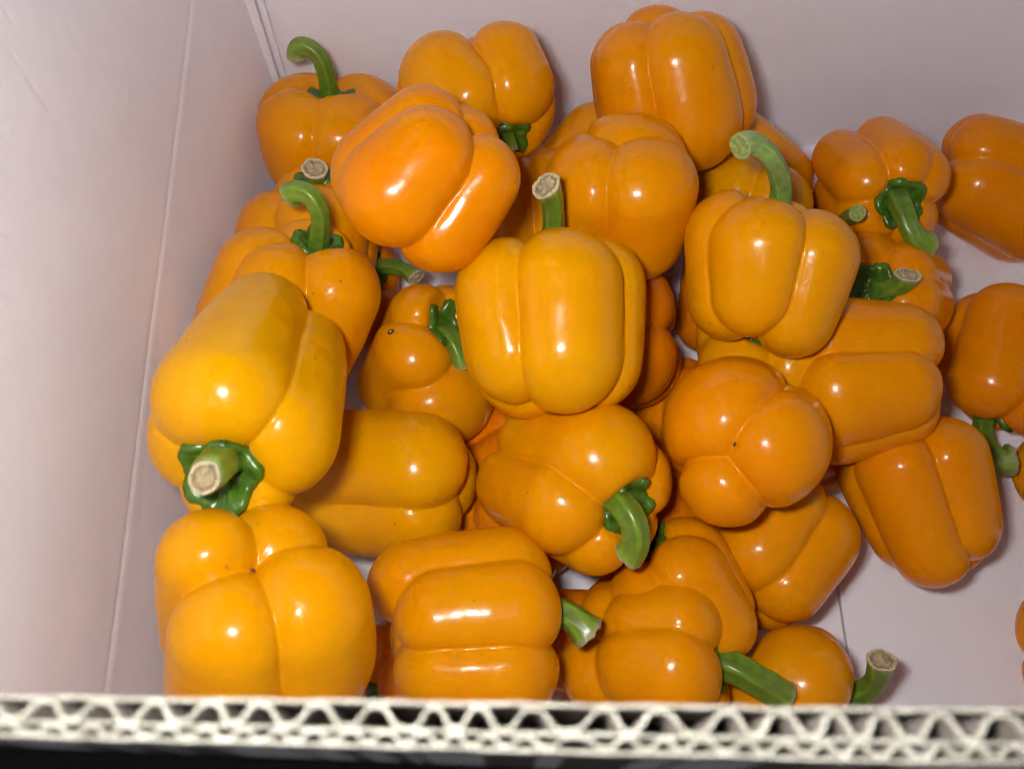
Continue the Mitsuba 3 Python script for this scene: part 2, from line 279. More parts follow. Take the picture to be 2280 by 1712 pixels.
def stem_mesh(pts, rad, seed, pale, cutdir=None):
    """A ridged tube through pts, swelling at its cut end; returns tube and the ring of its mouth."""
    pts = np.asarray(pts, float); rad = np.asarray(rad, float); rng = np.random.default_rng(seed)
    s = np.concatenate([[0], np.cumsum(np.linalg.norm(np.diff(pts, axis=0), axis=1))]); S = np.linspace(0, s[-1], 44)
    C = CubicSpline(s, pts)(S); Rr = np.interp(S, s, rad)
    Rr = np.convolve(np.pad(Rr, 3, 'edge'), np.ones(7) / 7, 'valid'); Rr[0] *= 1.2
    tip = np.exp(-((S[-1] - S) / 2.2) ** 2); Rr = Rr * (1 + 0.05 * tip)
    t = np.gradient(C, axis=0); t /= np.linalg.norm(t, axis=1, keepdims=True)
    u = np.cross(t[0], [0.3, 0.2, 0.9]); U = []
    for k in range(len(C)):
        u = u - t[k] * (u @ t[k]); u /= np.linalg.norm(u); U.append(u)
    U = np.array(U); Vv = np.cross(t, U); nphi = 40; phi = np.arange(nphi) / nphi * 2 * np.pi
    rd = 1 + 0.085 * np.clip((S[-1] - S[:, None]) / 9, 0.25, 1) * np.cos(5 * phi[None] + 0.5 * np.sin(S[:, None] / 9) + seed) + 0.10 * (meshkit.noise(np.stack([np.cos(phi)[None] * 3 + 0 * S[:, None], np.sin(phi)[None] * 3 + 0 * S[:, None], S[:, None] / 6 + 0 * phi[None]], -1), seed) - 0.5)
    # the cut is slanted and ragged
    slant = 0.14 * np.cos(phi - seed) + 0.10 * (meshkit.noise(np.stack([np.cos(phi) * 4, np.sin(phi) * 4, phi * 0], -1), seed + 2) - 0.5)
    V = C[:, None] + (U[:, None] * np.cos(phi)[None, :, None] + Vv[:, None] * np.sin(phi)[None, :, None]) * (Rr[:, None] * rd)[..., None]
    V = V + t[:, None] * (slant[None] * Rr[-1] * np.clip((S - S[-1] + 6) / 6, 0, 1)[:, None])[..., None]
    if cutdir is not None:      # cut across at a slant: the side towards cutdir is left longer
        side = (U[:, None] * np.cos(phi)[None, :, None] + Vv[:, None] * np.sin(phi)[None, :, None]) @ np.asarray(cutdir, float)
        V = V + t[:, None] * (side * Rr[-1] * np.clip((S - S[-1] + 9) / 9, 0, 1)[:, None])[..., None]
    n = len(C); i = np.arange(n * nphi).reshape(n, nphi); j = np.roll(i, -1, 1)
    q = np.stack([i[:-1], i[1:], j[1:], j[:-1]], -1).reshape(-1, 4)
    f = np.linspace(0, 1, n)[:, None]; nz = meshkit.fbm(V.reshape(-1, 3) * 0.35 + seed, 3, seed).reshape(n, nphi)
    lo, hi = np.array([0.045, 0.105, 0.006]), np.array([0.145, 0.235, 0.020])
    if pale: hi = np.array([0.24, 0.36, 0.10])
    a = np.clip(0.15 + 0.75 * f ** 1.3 + 0.7 * (nz - 0.5), 0, 1)[..., None]
    col = lo + (hi - lo) * a
    streak = np.clip((np.cos(5 * phi + seed) - 0.75) / 0.25, 0, 1)[None, :, None] * 0.35
    col = col * (1 + streak)
    # woody streaks and bruises
    br = np.clip((meshkit.fbm(np.stack([np.cos(phi)[None] * 4 + 0 * S[:, None], np.sin(phi)[None] * 4 + 0 * S[:, None], S[:, None] / 14 + 0 * phi[None] + seed], -1), 3, seed + 11) - 0.52) / 0.12, 0, 1)[..., None] * (0.15 + 0.55 * f[..., None])
    col = col * (1 - br * 0.6) + np.array([0.13, 0.095, 0.035]) * br * 0.6
    ax = np.exp(-((S[-1] - S) / 1.2) ** 2)[:, None, None]; col = col * (1 - 0.7 * ax) + np.array([0.30, 0.27, 0.16]) * 0.7 * ax
    return V.reshape(-1, 3), q, col.reshape(-1, 3), V[-1], t[-1], Rr[-1]
def cut_mesh(ring, t, r, seed):
    n = len(ring); c = ring.mean(0); rows, cols = [], []
    prof = [(1.0, 0.0), (0.94, 0.55), (0.84, 0.45), (0.70, -0.15), (0.5, -0.35), (0.3, -0.1), (0.12, 0.05), (0.01, 0.0)]
    tan, brown, core = np.array([0.45, 0.39, 0.23]), np.array([0.22, 0.16, 0.085]), np.array([0.36, 0.28, 0.165])
    for k, (f, h) in enumerate(prof):
        p = c + (ring - c) * f; nz = meshkit.fbm(p * 0.9 + seed, 3, seed) - 0.5
        rows.append(p + t * (h * r * 0.16 + nz * r * 0.75 * min(1, (1 - f) * 4 + 0.15))[:, None])
        base = tan if f > 0.8 else brown if f > 0.6 else core
        cols.append(base * (1 + 1.1 * nz[:, None]))
    k = len(prof); i = np.arange(n * k).reshape(k, n); j = np.roll(i, -1, 1)
    q = np.stack([i[:-1], j[:-1], j[1:], i[1:]], -1).reshape(-1, 4)
    return np.concatenate(rows), q, np.clip(np.concatenate(cols), 0.02, 0.9)

GROUP = 'yellow orange bell peppers heaped in the cardboard box'
def bell_pepper(k, row):
    key = 'bell_pepper' + ('_%03d' % k if k else '')
    rot = np.array(row['rot']).reshape(3, 3); pos = np.array(row['pos'])
    pp = Pepper(*row['shape'], row['lobes'], **row.get('hollow', {}))
    world = lambda V: (np.asarray(V) @ rot.T + pos) * 0.001
    V, F_, C = body_mesh(pp, 100 + k, row['hue'], row.get('sub', 5), row.get('soft', 14))
    put(key + '__body', (world(V), F_), 'pepper_skin', smooth=True, color=C)
    if row.get('stem'):
        V, F_, C = calyx_mesh(pp, 300 + k, row.get('rho', 12.5))
        put(key + '__calyx', (world(V), F_), 'calyx_green', smooth=True, color=C)
        st = np.array(row['stem'])
        V, F_, C, ring, t, r = stem_mesh(st[:, :3], st[:, 3], 500 + k, row.get('pale', False), row.get('cutdir'))
        put(key + '__stem', (V * 0.001, F_), 'stem_green', smooth=True, color=C)
        if row.get('cut'):
            V, F_, C = cut_mesh(ring, t, r, 700 + k)
            if row['cut'] == 2: C = C * 0.25 + np.array([0.135, 0.20, 0.04])
            put(key + '__stem__cut_end', (V * 0.001, F_), 'cut_flesh', smooth=True, color=C)
    if row.get('scar'):
        d = np.array([[0, 0, -1.0]]); z = -float(pp.radii(d)[0])
        s = trimesh.creation.icosphere(subdivisions=2, radius=row['scar']); s.apply_scale([1.4, 0.8, 0.7]); s.apply_translation([0.3, 0.2, z * 1.004])
        put(key + '__blossom_scar', (world(s.vertices), s.faces), 'dry_scar', smooth=True)
    if row.get('pit'):
        d = np.array([row['pit']]); d /= np.linalg.norm(d); z = float(pp.radii(d)[0]); nn = pp.normal(d * z)[0]
        for part, r_, h_, m_ in (('pit', 1.9, 0.9, 'dry_scar'), ('pit__dry_core', 0.9, 1.2, 'cut_flesh')):
            s = trimesh.creation.icosphere(subdivisions=3, radius=1.0); s.apply_scale([r_, r_ * 0.75, h_ * 0.5])
            s.apply_transform(trimesh.geometry.align_vectors([0, 0, 1], nn)); s.apply_translation(d[0] * z + nn * 0.05)
            put(key + '__' + part, (world(s.vertices), s.faces), m_, smooth=True, color=np.tile([0.55, 0.45, 0.3], (len(s.vertices), 1)))
    labels[key] = {'label': row['label'], 'category': 'bell pepper', 'group': GROUP}

# pos, stem points: mm, box frame; rot: columns are the pepper's axes, the third pointing to its stem
PEPPERS = [  # gap peppers coloured deeper orange, to paint in the shade of the gaps
    {'label': 'orange pepper standing in the back corner of the box, dark hooked green stem upright', 'pos': [-105.0, 356.4, 68.41], 'rot': [0.7252, -0.6707, 0.1557, 0.5231, 0.6837, 0.5088, -0.4477, -0.2876, 0.8467], 'shape': [43.324, 67.329, 0.879, 0.903], 'lobes': [[-0.0612, 0.0188, 0.0913, 0.0324, -0.0], [1.6995, 0.0061, -0.0471, -0.058, -0.0], [3.2362, -0.0467, -0.0941, -0.0746, -0.0399], [4.6362, 0.0164, -0.1396, -0.0142, -0.0]], 'hue': 0.45, 'stem': [[-102.05, 366.03, 84.44, 5.2], [-102.4, 373.07, 98.88, 4.7], [-103.57, 375.69, 107.88, 4.4], [-107.84, 378.85, 113.82, 4.5], [-113.78, 380.38, 114.55, 5.0], [-117.09, 378.78, 109.36, 5.6]], 'cut': 2},
    {'label': 'yellow pepper against the back wall with a deep notch between two blunt top lobes', 'pos': [-17.94, 334.77, 128.19], 'rot': [0.5166, 0.6735, 0.5287, 0.5521, 0.21, -0.8069, -0.6545, 0.7087, -0.2634], 'shape': [38.094, 65.655, 1.338, 0.853], 'lobes': [[0.0312, 0.0452, -0.0689, 0.0912, -0.0], [1.5541, -0.0418, -0.0638, -0.0353, -0.3346], [3.2287, 0.0501, -0.1791, -0.1249, -0.0482], [4.6732, 0.0298, -0.1743, 0.1797, 0.069]], 'hue': 0.55, 'stem': [[-5.07, 315.13, 121.78, 4.6], [-2.79, 308.63, 123.11, 4.4], [-1.62, 304.39, 121.09, 4.6]], 'sub': 6},
    {'label': 'plump orange pepper lying on its side just in front of the back corner pepper', 'pos': [-34.21, 239.52, 182.44], 'rot': [0.658, -0.3043, -0.6888, -0.7418, -0.4191, -0.5235, -0.1293, 0.8554, -0.5015], 'shape': [36.299, 64.088, 0.922, 0.853], 'lobes': [[0.0744, -0.0614, 0.0642, -0.0743, -0.0063], [1.4524, 0.0421, 0.0919, 0.0151, -0.1286], [3.1772, -0.0136, -0.013, 0.0835, -0.043], [4.3263, -0.0135, -0.065, -0.0018, 0.0485]], 'hue': 0.3, 'hollow': {'w': 0.97}, 'sub': 6},
    {'label': 'pepper by the left wall whose short stem shows a round tan cut face', 'pos': [-102.62, 276.53, 79.41], 'rot': [0.9801, -0.181, 0.082, 0.0792, 0.7345, 0.674, -0.1822, -0.6541, 0.7342], 'shape': [36.931, 73.58, 0.897, 0.918], 'lobes': [[0.0055, -0.0218, -0.3124, 0.163, -0.001], [1.5272, 0.0056, -0.1198, 0.0877, -0.0], [3.1681, 0.0723, 0.0451, -0.2523, 0.0011], [4.842, -0.0042, 0.0015, -0.0311, -0.0]], 'hue': 0.5, 'stem': [[-100.43, 294.56, 99.04, 4.6], [-98.83, 293.93, 105.39, 4.6], [-98.03, 293.64, 114.12, 5.0], [-97.61, 293.52, 120.71, 6.2]], 'cut': 1},
    {'label': 'yellow pepper with a light green hooked stem, behind the long pepper by the left wall', 'pos': [-103.28, 215.07, 112.14], 'rot': [0.6845, -0.5712, 0.4529, 0.2066, 0.7479, 0.6309, -0.6991, -0.3382, 0.6299], 'shape': [37.687, 79.822, 1.053, 0.957], 'lobes': [[0.1838, 0.0079, -0.3687, -0.1007, 0.0005], [1.1109, 0.0095, -0.4161, 0.1258, -0.0], [2.5639, 0.0698, -0.0888, -0.1205, 0.0141], [3.5761, 0.0659, -0.1725, -0.0978, 0.0001], [4.9312, 0.0318, -0.0421, 0.1184, -0.0111]], 'hue': 0.6, 'stem': [[-89.62, 234.1, 131.14, 5.2], [-87.31, 236.8, 139.08, 4.6], [-84.68, 239.16, 149.07, 4.2], [-84.76, 243.13, 157.61, 4.0], [-87.9, 246.32, 161.35, 4.2], [-92.63, 248.29, 161.18, 4.9], [-96.72, 248.95, 158.17, 5.6]], 'cut': 2, 'sub': 6},
    {'label': 'long yellow pepper along the left wall, its thick green stem pointing at the camera', 'pos': [-100.25, 150.17, 164.44], 'rot': [-0.9986, 0.0495, -0.0172, -0.0089, -0.4844, -0.8748, -0.0516, -0.8735, 0.4841], 'shape': [35.159, 98.029, 0.962, 0.707], 'lobes': [[-0.0401, -0.0277, -0.3236, -0.0715, -0.0034], [1.6016, -0.0872, -0.058, 0.1396, -0.0027], [3.1247, -0.0301, 0.1113, -0.0713, -0.0698], [4.7243, 0.0607, 0.1306, -0.0064, 0.0704]], 'hue': 0.95, 'stem': [[-100.89, 117.68, 182.42, 8.0], [-99.62, 113.22, 190.27, 6.8], [-98.72, 107.45, 198.59, 6.2], [-99.35, 103.14, 203.18, 6.3], [-99.38, 101.55, 205.19, 4.4]], 'cut': 1, 'rho': 14.0, 'soft': 110, 'cutdir': [-0.05, -0.45, -0.05], 'sub': 6},
    {'label': 'big yellow pepper at the front rim by the left wall, four lobes meeting centrally', 'pos': [-88.25, 64.09, 164.91], 'rot': [-0.9814, 0.1256, -0.1452, 0.1746, 0.8987, -0.4023, 0.0799, -0.4201, -0.9039], 'shape': [38.288, 70.057, 1.014, 0.873], 'lobes': [[0.3102, -0.1533, 0.0137, 0.0075, 0.0922], [1.556, -0.0545, 0.0416, 0.0, -0.1208], [3.2442, 0.1239, -0.0444, 0.069, -0.0077], [4.7995, 0.0222, -0.1607, -0.0553, -0.0246]], 'hue': 0.75, 'hollow': {'w': 0.95}, 'scar': 0.7, 'sub': 6},
    {'label': 'smooth yellow pepper on its side beside the long pepper with the thick stem', 'pos': [-62.42, 145.27, 75.54], 'rot': [-0.1314, -0.3287, -0.9353, -0.9865, -0.0495, 0.156, -0.0975, 0.9432, -0.3177], 'shape': [34.994, 92.593, 1.018, 0.973], 'lobes': [[0.0084, -0.0473, -0.143, 0.0363, -0.1098], [2.0312, 0.0246, -0.0229, -0.0272, 0.0434], [4.2049, -0.0115, -0.0377, 0.0, -0.1182]], 'hue': 0.8, 'soft': 40, 'sub': 6},
    {'label': 'wide orange pepper on its side at the front rim, with a short flared stem', 'pos': [-16.41, 75.22, 104.61], 'rot': [-0.1136, -0.067, 0.9913, -0.0079, 0.9978, 0.0665, -0.9935, -0.0003, -0.1139], 'shape': [36.608, 69.954, 0.961, 0.878], 'lobes': [[0.0326, -0.0025, -0.0117, -0.0036, -0.0418], [1.5462, -0.0323, 0.0594, -0.0058, 0.2047], [3.1006, -0.0739, -0.1931, 0.0099, -0.0785], [4.6006, 0.0425, 0.1303, -0.028, -0.0737]], 'hue': 0.6, 'stem': [[5.59, 76.69, 102.08, 6.0], [22.29, 78.25, 106.14, 5.4], [26.68, 74.99, 106.81, 6.0], [30.66, 70.93, 105.98, 7.4]], 'cut': 1, 'rho': 7.5, 'sub': 6},
    {'label': 'tall yellow pepper in the middle of the heap, straight stem with a ragged tan cut', 'pos': [18.34, 194.44, 138.48], 'rot': [-0.7804, -0.6241, -0.0386, 0.1328, -0.2257, 0.9651, -0.611, 0.748, 0.259], 'shape': [41.254, 75.471, 0.843, 0.983], 'lobes': [[-0.0012, -0.0061, -0.0353, 0.0, 0.0138], [1.2705, -0.0499, 0.1665, -0.0595, -0.0625], [2.3903, 0.0992, -0.0712, -0.03, 0.0701], [3.7347, -0.0382, -0.1327, 0.0247, -0.0048], [5.0297, 0.0002, -0.0078, 0.0001, -0.0243]], 'hue': 0.75, 'stem': [[17.56, 214.01, 143.73, 5.2], [17.8, 235.86, 160.8, 4.5], [16.79, 237.05, 170.24, 4.5], [14.05, 237.71, 179.41, 6.2]], 'cut': 1, 'rho': 9.0, 'sub': 6},
    {'label': 'stemless orange pepper with lobed end upward, behind the straight stem with the ragged cut', 'pos': [48.37, 270.19, 133.81], 'rot': [-0.6496, 0.7598, -0.0261, 0.7369, 0.6209, -0.2673, -0.1869, -0.1929, -0.9633], 'shape': [35.78, 65.112, 0.941, 1.079], 'lobes': [[0.0265, -0.0145, -0.1484, 0.0, -0.3331], [1.2819, 0.0605, -0.0181, 0.0, -0.0717], [3.138, -0.0002, 0.1145, 0.1483, 0.0433], [4.7707, -0.0413, -0.1351, -0.0, -0.0868]], 'hue': 0.45, 'sub': 6},
    {'label': 'topmost tall orange pepper leaning on the back wall with its blossom end up', 'pos': [80.01, 344.14, 121.09], 'rot': [-0.863, 0.4229, 0.2765, 0.191, 0.7797, -0.5963, -0.4678, -0.4618, -0.7536], 'shape': [41.722, 77.174, 0.92, 0.94], 'lobes': [[0.0753, -0.0284, -0.14, -0.005, -0.0324], [1.1785, -0.0178, 0.0235, -0.0, 0.0384], [2.6255, 0.0092, 0.0021, -0.0007, -0.1347], [3.9089, 0.079, -0.0147, 0.0421, -0.0172], [5.0713, -0.0309, 0.0118, 0.0085, -0.0047]], 'hue': 0.4, 'scar': 0.7, 'sub': 6},
    {'label': 'upright yellow pepper with a pale green hooked stem', 'pos': [112.52, 223.63, 136.47], 'rot': [0.4624, -0.882, 0.0913, 0.4379, 0.3167, 0.8414, -0.771, -0.3491, 0.5327], 'shape': [35.78, 65.766, 0.834, 0.885], 'lobes': [[0.0308, 0.0027, -0.0324, 0.0201, -0.034], [1.6195, -0.0346, 0.0048, 0.0716, -0.0038], [3.1237, -0.0248, -0.1372, -0.0468, -0.0861], [4.7578, -0.0146, 0.1137, -0.1169, 0.1236]], 'hue': 0.6, 'stem': [[114.33, 240.37, 147.08, 5.4], [117.81, 251.8, 160.28, 4.5], [113.33, 254.09, 170.24, 4.2], [106.99, 256.21, 177.9, 4.3], [100.0, 256.83, 182.62, 4.7], [94.8, 254.5, 183.73, 5.6]], 'cut': 2, 'pale': True, 'rho': 9.0, 'sub': 6},
    {'label': 'pepper with a small dark pit in its skin, beside the tall central pepper', 'pos': [-46.33, 215.54, 64.02], 'rot': [-0.7185, -0.4183, 0.5556, 0.6343, -0.7218, 0.2769, 0.2852, 0.5514, 0.7839], 'shape': [36.526, 69.273, 0.67, 0.865], 'lobes': [[-0.0195, -0.2287, -0.1303, 0.0507, -0.2686], [1.394, -0.0979, -0.1035, -0.1392, 0.0315], [2.8614, 0.2457, 0.1532, -0.3453, 0.042], [4.7124, 0.0554, -0.1317, 0.0995, -0.0001]], 'hue': 0.55, 'stem': [[-34.8, 221.29, 80.29, 6.5], [-30.84, 217.79, 85.27, 5.2], [-27.23, 211.27, 84.37, 4.7], [-24.26, 205.9, 79.59, 5.2]], 'pit': [0.465, 0.6923, 0.5518]},
    {'label': 'pepper below the tall central one, bright green stem curving down from its knobbly cap', 'pos': [26.96, 137.5, 90.59], 'rot': [0.5319, 0.6094, 0.588, -0.4083, 0.7928, -0.4524, -0.7419, 0.0006, 0.6705], 'shape': [36.144, 83.16, 0.827, 0.919], 'lobes': [[-0.0075, -0.0211, -0.2794, -0.0668, -0.0], [1.252, 0.0046, -0.1533, -0.0029, -0.0], [2.6028, 0.2465, 0.0199, 0.137, -0.0578], [4.0137, 0.0918, -0.0364, -0.0726, -0.0255], [5.1273, -0.1206, -0.1371, -0.0134, -0.0508]], 'hue': 0.6, 'stem': [[44.81, 123.76, 110.96, 7.0], [42.98, 121.27, 120.85, 6.2], [46.46, 115.85, 126.02, 5.7], [49.4, 109.49, 125.2, 5.5], [50.01, 104.31, 120.51, 5.7], [47.67, 100.55, 114.29, 6.6]], 'cut': 1, 'sub': 6},
    {'label': 'orange pepper showing three round lobes that meet beside a tiny dark scar', 'pos': [99.32, 152.39, 115.8], 'rot': [-0.3001, -0.9021, 0.3101, -0.7945, 0.4163, 0.4422, -0.5279, -0.1137, -0.8416], 'shape': [39.461, 71.278, 1.009, 0.95], 'lobes': [[-0.0502, -0.2165, 0.1092, 0.0606, -0.0931], [2.1471, 0.1366, -0.5058, 0.0747, -0.1208], [4.6292, 0.0329, -0.2548, 0.0127, -0.0475]], 'hue': 0.35, 'hollow': {'w': 0.93}, 'scar': 0.7, 'sub': 6},
    {'label': 'long pepper on its side behind the three lobed pepper, lengthwise groove toward the viewer', 'pos': [167.19, 192.13, 89.27], 'rot': [-0.1477, 0.157, -0.9765, 0.7659, 0.6428, -0.0125, 0.6258, -0.7497, -0.2152], 'shape': [38.335, 71.971, 0.818, 0.857], 'lobes': [[-0.008, -0.0062, 0.1062, 0.0181, 0.032], [1.5708, -0.0001, 0.0008, -0.0, -0.0015], [3.1514, 0.0017, -0.0557, -0.0257, -0.0377], [4.6628, -0.0191, -0.0453, -0.0092, -0.0992]], 'hue': 0.4, 'sub': 6},
    {'label': 'tapered pepper lying alone on the bare floor, narrow end toward the front rim', 'pos': [203.09, 144.79, 52.69], 'rot': [-0.7474, -0.59, -0.3054, -0.0023, -0.4574, 0.8893, -0.6644, 0.6653, 0.3405], 'shape': [33.853, 74.933, 0.81, 0.879], 'lobes': [[0.0111, 0.0273, 0.0241, -0.0286, -0.1326], [1.3842, -0.0614, -0.0047, 0.0421, 0.0748], [3.1536, -0.0059, -0.0152, 0.0073, -0.1228], [4.7124, 0.0111, -0.0899, -0.0, 0.0989]], 'hue': 0.35, 'sub': 6},
    {'label': 'pepper with a diagonal groove, on the floor under the three lobed pepper', 'pos': [126.97, 122.87, 48.4], 'rot': [0.4075, -0.7059, 0.5793, -0.249, 0.5244, 0.8142, -0.8786, -0.4761, 0.0379], 'shape': [35.074, 68.913, 0.872, 0.929], 'lobes': [[0.0233, -0.0077, 0.0095, -0.0001, 0.0962], [1.5708, -0.0, 0.0002, -0.0001, -0.0], [3.1597, 0.0162, 0.0197, -0.0018, -0.092], [4.7454, -0.0128, -0.0652, -0.0135, -0.0373]], 'hue': 0.5},
    {'label': 'pepper with a dark stem stub between it and the bright curving stem', 'pos': [78.92, 92.09, 67.46], 'rot': [-0.2541, -0.7564, -0.6027, 0.0039, -0.6239, 0.7815, -0.9672, 0.1963, 0.1615], 'shape': [31.621, 61.079, 0.727, 0.853], 'lobes': [[0.0408, 0.0066, -0.1159, -0.119, 0.0], [1.6412, 0.0495, 0.0096, -0.0329, 0.0], [3.1792, -0.0173, -0.1141, -0.0731, 0.0533], [4.5651, 0.0071, -0.0947, 0.0979, -0.0872]], 'hue': 0.45, 'stem': [[66.46, 108.24, 70.8, 6.0], [62.59, 113.87, 77.91, 5.0], [63.39, 114.86, 81.71, 5.0]]},
    {'label': 'pepper at the front rim with a long thick smooth green stem', 'pos': [62.01, 68.88, 71.76], 'rot': [-0.1484, -0.0307, 0.9884, -0.697, -0.7058, -0.1266, 0.7015, -0.7077, 0.0834], 'shape': [35.395, 67.403, 0.754, 0.831], 'lobes': [[-0.0657, 0.0454, -0.0425, -0.1502, -0.2259], [1.5095, 0.0394, -0.0341, 0.0369, 0.2171], [3.3698, 0.0116, 0.0022, -0.0091, 0.0573], [4.6894, -0.0491, -0.0965, -0.1508, -0.2547]], 'hue': 0.5, 'stem': [[82.27, 66.29, 73.47, 9.0], [90.58, 63.34, 77.6, 7.0], [97.21, 59.72, 80.31, 6.4], [105.96, 55.61, 77.24, 6.4], [115.92, 51.13, 69.56, 7.2]]},
    {'label': 'small round pepper on the floor by the front rim with a brown-tipped upturned stem', 'pos': [128.72, 57.38, 36.23], 'rot': [-0.1304, 0.5999, 0.7894, -0.1756, 0.7696, -0.6139, -0.9758, -0.2187, 0.005], 'shape': [34.427, 46.703, 0.894, 0.957], 'lobes': [[-0.0, -0.0001, 0.0007, -0.0006, -0.0], [1.5936, -0.0033, -0.1213, -0.0789, -0.0779], [3.0875, 0.0257, -0.0151, -0.0262, 0.0214], [4.7124, -0.0001, 0.0007, -0.0006, 0.0]], 'hue': 0.6, 'stem': [[137.57, 50.5, 36.28, 6.0], [161.8, 56.45, 45.77, 5.0], [163.85, 58.92, 52.49, 4.7], [163.66, 62.48, 60.83, 5.0], [162.64, 66.08, 68.09, 6.3]], 'cut': 1},
    {'label': 'five lobed pepper near the back wall, its dark green stem hanging down', 'pos': [200.63, 315.75, 80.19], 'rot': [-0.6887, 0.7248, -0.0163, -0.4031, -0.4015, -0.8224, -0.6026, -0.5598, 0.5687], 'shape': [31.927, 69.184, 1.213, 0.904], 'lobes': [[-0.0781, 0.0172, -0.0697, 0.0911, 0.0174], [1.3326, 0.0326, -0.0452, -0.01, 0.0], [2.9378, 0.0031, -0.1485, -0.0619, -0.0006], [3.7452, 0.0131, -0.194, 0.0027, -0.0591], [5.0453, -0.0007, -0.0201, -0.0282, 0.0378]], 'hue': 0.35, 'stem': [[200.24, 296.19, 93.72, 7.5], [198.79, 286.94, 100.39, 5.8], [200.69, 276.61, 99.9, 5.0], [205.06, 269.43, 96.47, 5.2], [212.32, 267.34, 93.26, 6.3]], 'cut': 1},
    {'label': 'pepper on its side at the picture edge, nearest to the back wall', 'pos': [291.68, 340.24, 47.3], 'rot': [-0.261, 0.2941, 0.9195, 0.009, 0.9532, -0.3023, -0.9653, -0.0706, -0.2514], 'shape': [38.831, 87.92, 0.917, 0.861], 'lobes': [[-0.0972, 0.0301, 0.0897, 0.0149, -0.0172], [1.7108, -0.0968, -0.0171, 0.0002, -0.0239], [3.1206, -0.0382, -0.1521, -0.0004, 0.0692], [4.5578, 0.061, 0.0118, -0.07, 0.0061]], 'hue': 0.3},
    {'label': 'small pepper with a short upturned stem, wedged below the dark hanging stem', 'pos': [202.22, 257.66, 62.39], 'rot': [-0.5494, -0.5587, -0.6213, 0.8323, -0.4313, -0.3481, -0.0734, -0.7084, 0.702], 'shape': [31.385, 64.665, 1.05, 0.908], 'lobes': [[-0.0131, 0.0517, 0.0487, 0.0928, -0.0101], [1.5708, 0.0004, -0.0024, 0.0021, 0.0], [3.251, 0.0166, -0.1054, 0.0035, -0.0752], [4.551, -0.152, -0.0815, -0.1025, -0.0031]], 'hue': 0.35, 'stem': [[188.53, 249.99, 77.87, 6.5], [191.3, 244.72, 85.33, 5.6], [193.95, 244.07, 91.66, 5.0], [195.74, 245.98, 98.11, 6.6]], 'cut': 1},
    {'label': 'dark orange pepper at the picture edge with its stem cap at the lower end', 'pos': [266.86, 232.09, 39.8], 'rot': [-0.7382, 0.6314, -0.2376, 0.4128, 0.1443, -0.8993, -0.5336, -0.7619, -0.3672], 'shape': [35.095, 75.511, 0.884, 0.907], 'lobes': [[-0.0439, -0.0254, -0.1148, -0.3677, -0.1308], [1.5708, 0.0161, -0.0361, 0.0465, -0.0085], [3.1291, 0.016, -0.0847, 0.1348, -0.0751], [4.5941, -0.0375, -0.0303, 0.0331, -0.0548]], 'hue': 0.25, 'stem': [[260.62, 208.46, 30.16, 6.0], [253.53, 191.43, 27.57, 5.0], [254.25, 182.59, 26.68, 5.2], [258.58, 176.62, 26.05, 7.0], [265.0, 175.85, 26.79, 8.2]], 'cut': 1},
    {'label': 'pepper cut by the picture edge, touching the pale stem tip beside the tapered pepper', 'pos': [306.2, 166.07, 38.23], 'rot': [0.1653, -0.0499, -0.985, 0.0614, -0.9963, 0.0608, -0.9843, -0.0706, -0.1616], 'shape': [35.934, 75.701, 0.9, 0.92], 'lobes': [[-0.1858, -0.0211, -0.0383, 0.0381, -0.0], [1.5708, -0.0, 0.0, -0.0, 0.0], [3.1416, -0.0, -0.0, 0.0, -0.0], [4.6992, -0.0007, -0.0101, -0.0816, -0.0]], 'hue': 0.5},
    {'label': 'sliver of a pepper at the picture edge, alone on the floor near the front rim', 'pos': [285.09, 77.14, 35.7], 'rot': [0.0992, 0.083, -0.9916, 0.6994, -0.7146, 0.0102, -0.7078, -0.6946, -0.129], 'shape': [35.985, 73.746, 0.9, 0.92], 'lobes': [[0.0684, -0.0113, -0.0687, -0.0404, -0.0], [1.5748, -0.0001, -0.003, -0.0156, 0.0], [3.1416, 0.0, -0.0, 0.0, 0.0], [4.7124, 0.0, -0.0, 0.0, 0.0]], 'hue': 0.5},
    {'label': 'yellow pepper mostly hidden behind the pale hooked stem', 'pos': [128.47, 298.2, 71.55], 'rot': [0.8692, -0.3706, 0.3272, 0.0176, 0.6846, 0.7287, -0.4941, -0.6277, 0.6016], 'shape': [32.392, 64.668, 0.899, 0.92], 'lobes': [[0.0373, -0.0165, -0.049, -0.0087, -0.0001], [1.5708, -0.002, -0.0, -0.0039, 0.0], [3.1663, -0.0062, -0.0432, -0.0569, 0.0001], [4.6946, -0.0044, -0.0177, -0.0155, 0.0]], 'hue': 0.7},
    {'label': 'shaded orange pepper low on the back wall, half under the topmost pepper', 'pos': [127.04, 340.69, 51.58], 'rot': [0.3304, 0.7502, 0.5728, 0.4227, 0.425, -0.8004, -0.8439, 0.5066, -0.1767], 'shape': [39.242, 81.731, 0.786, 0.887], 'lobes': [[-0.0, -0.0, -0.0, -0.0, 0.0], [1.5748, -0.0056, -0.0364, -0.0153, -0.0373], [3.1416, 0.0, 0.0, 0.0, 0.0], [4.7124, 0.0, 0.0, 0.0, 0.0]], 'hue': 0.5},
    {'label': 'shaded pepper low on the back wall between the notched pepper and the topmost pepper', 'pos': [52.82, 354.75, 42.46], 'rot': [0.5153, 0.6269, -0.5844, 0.1111, -0.725, -0.6798, -0.8498, 0.2854, -0.4432], 'shape': [36.351, 75.685, 0.9, 0.942], 'lobes': [[0.0, 0.0, 0.0, -0.0, 0.0], [2.0944, 0.0, -0.0, -0.0, 0.0], [4.1847, -0.0143, -0.0701, 0.0073, -0.066]], 'hue': 0.5},
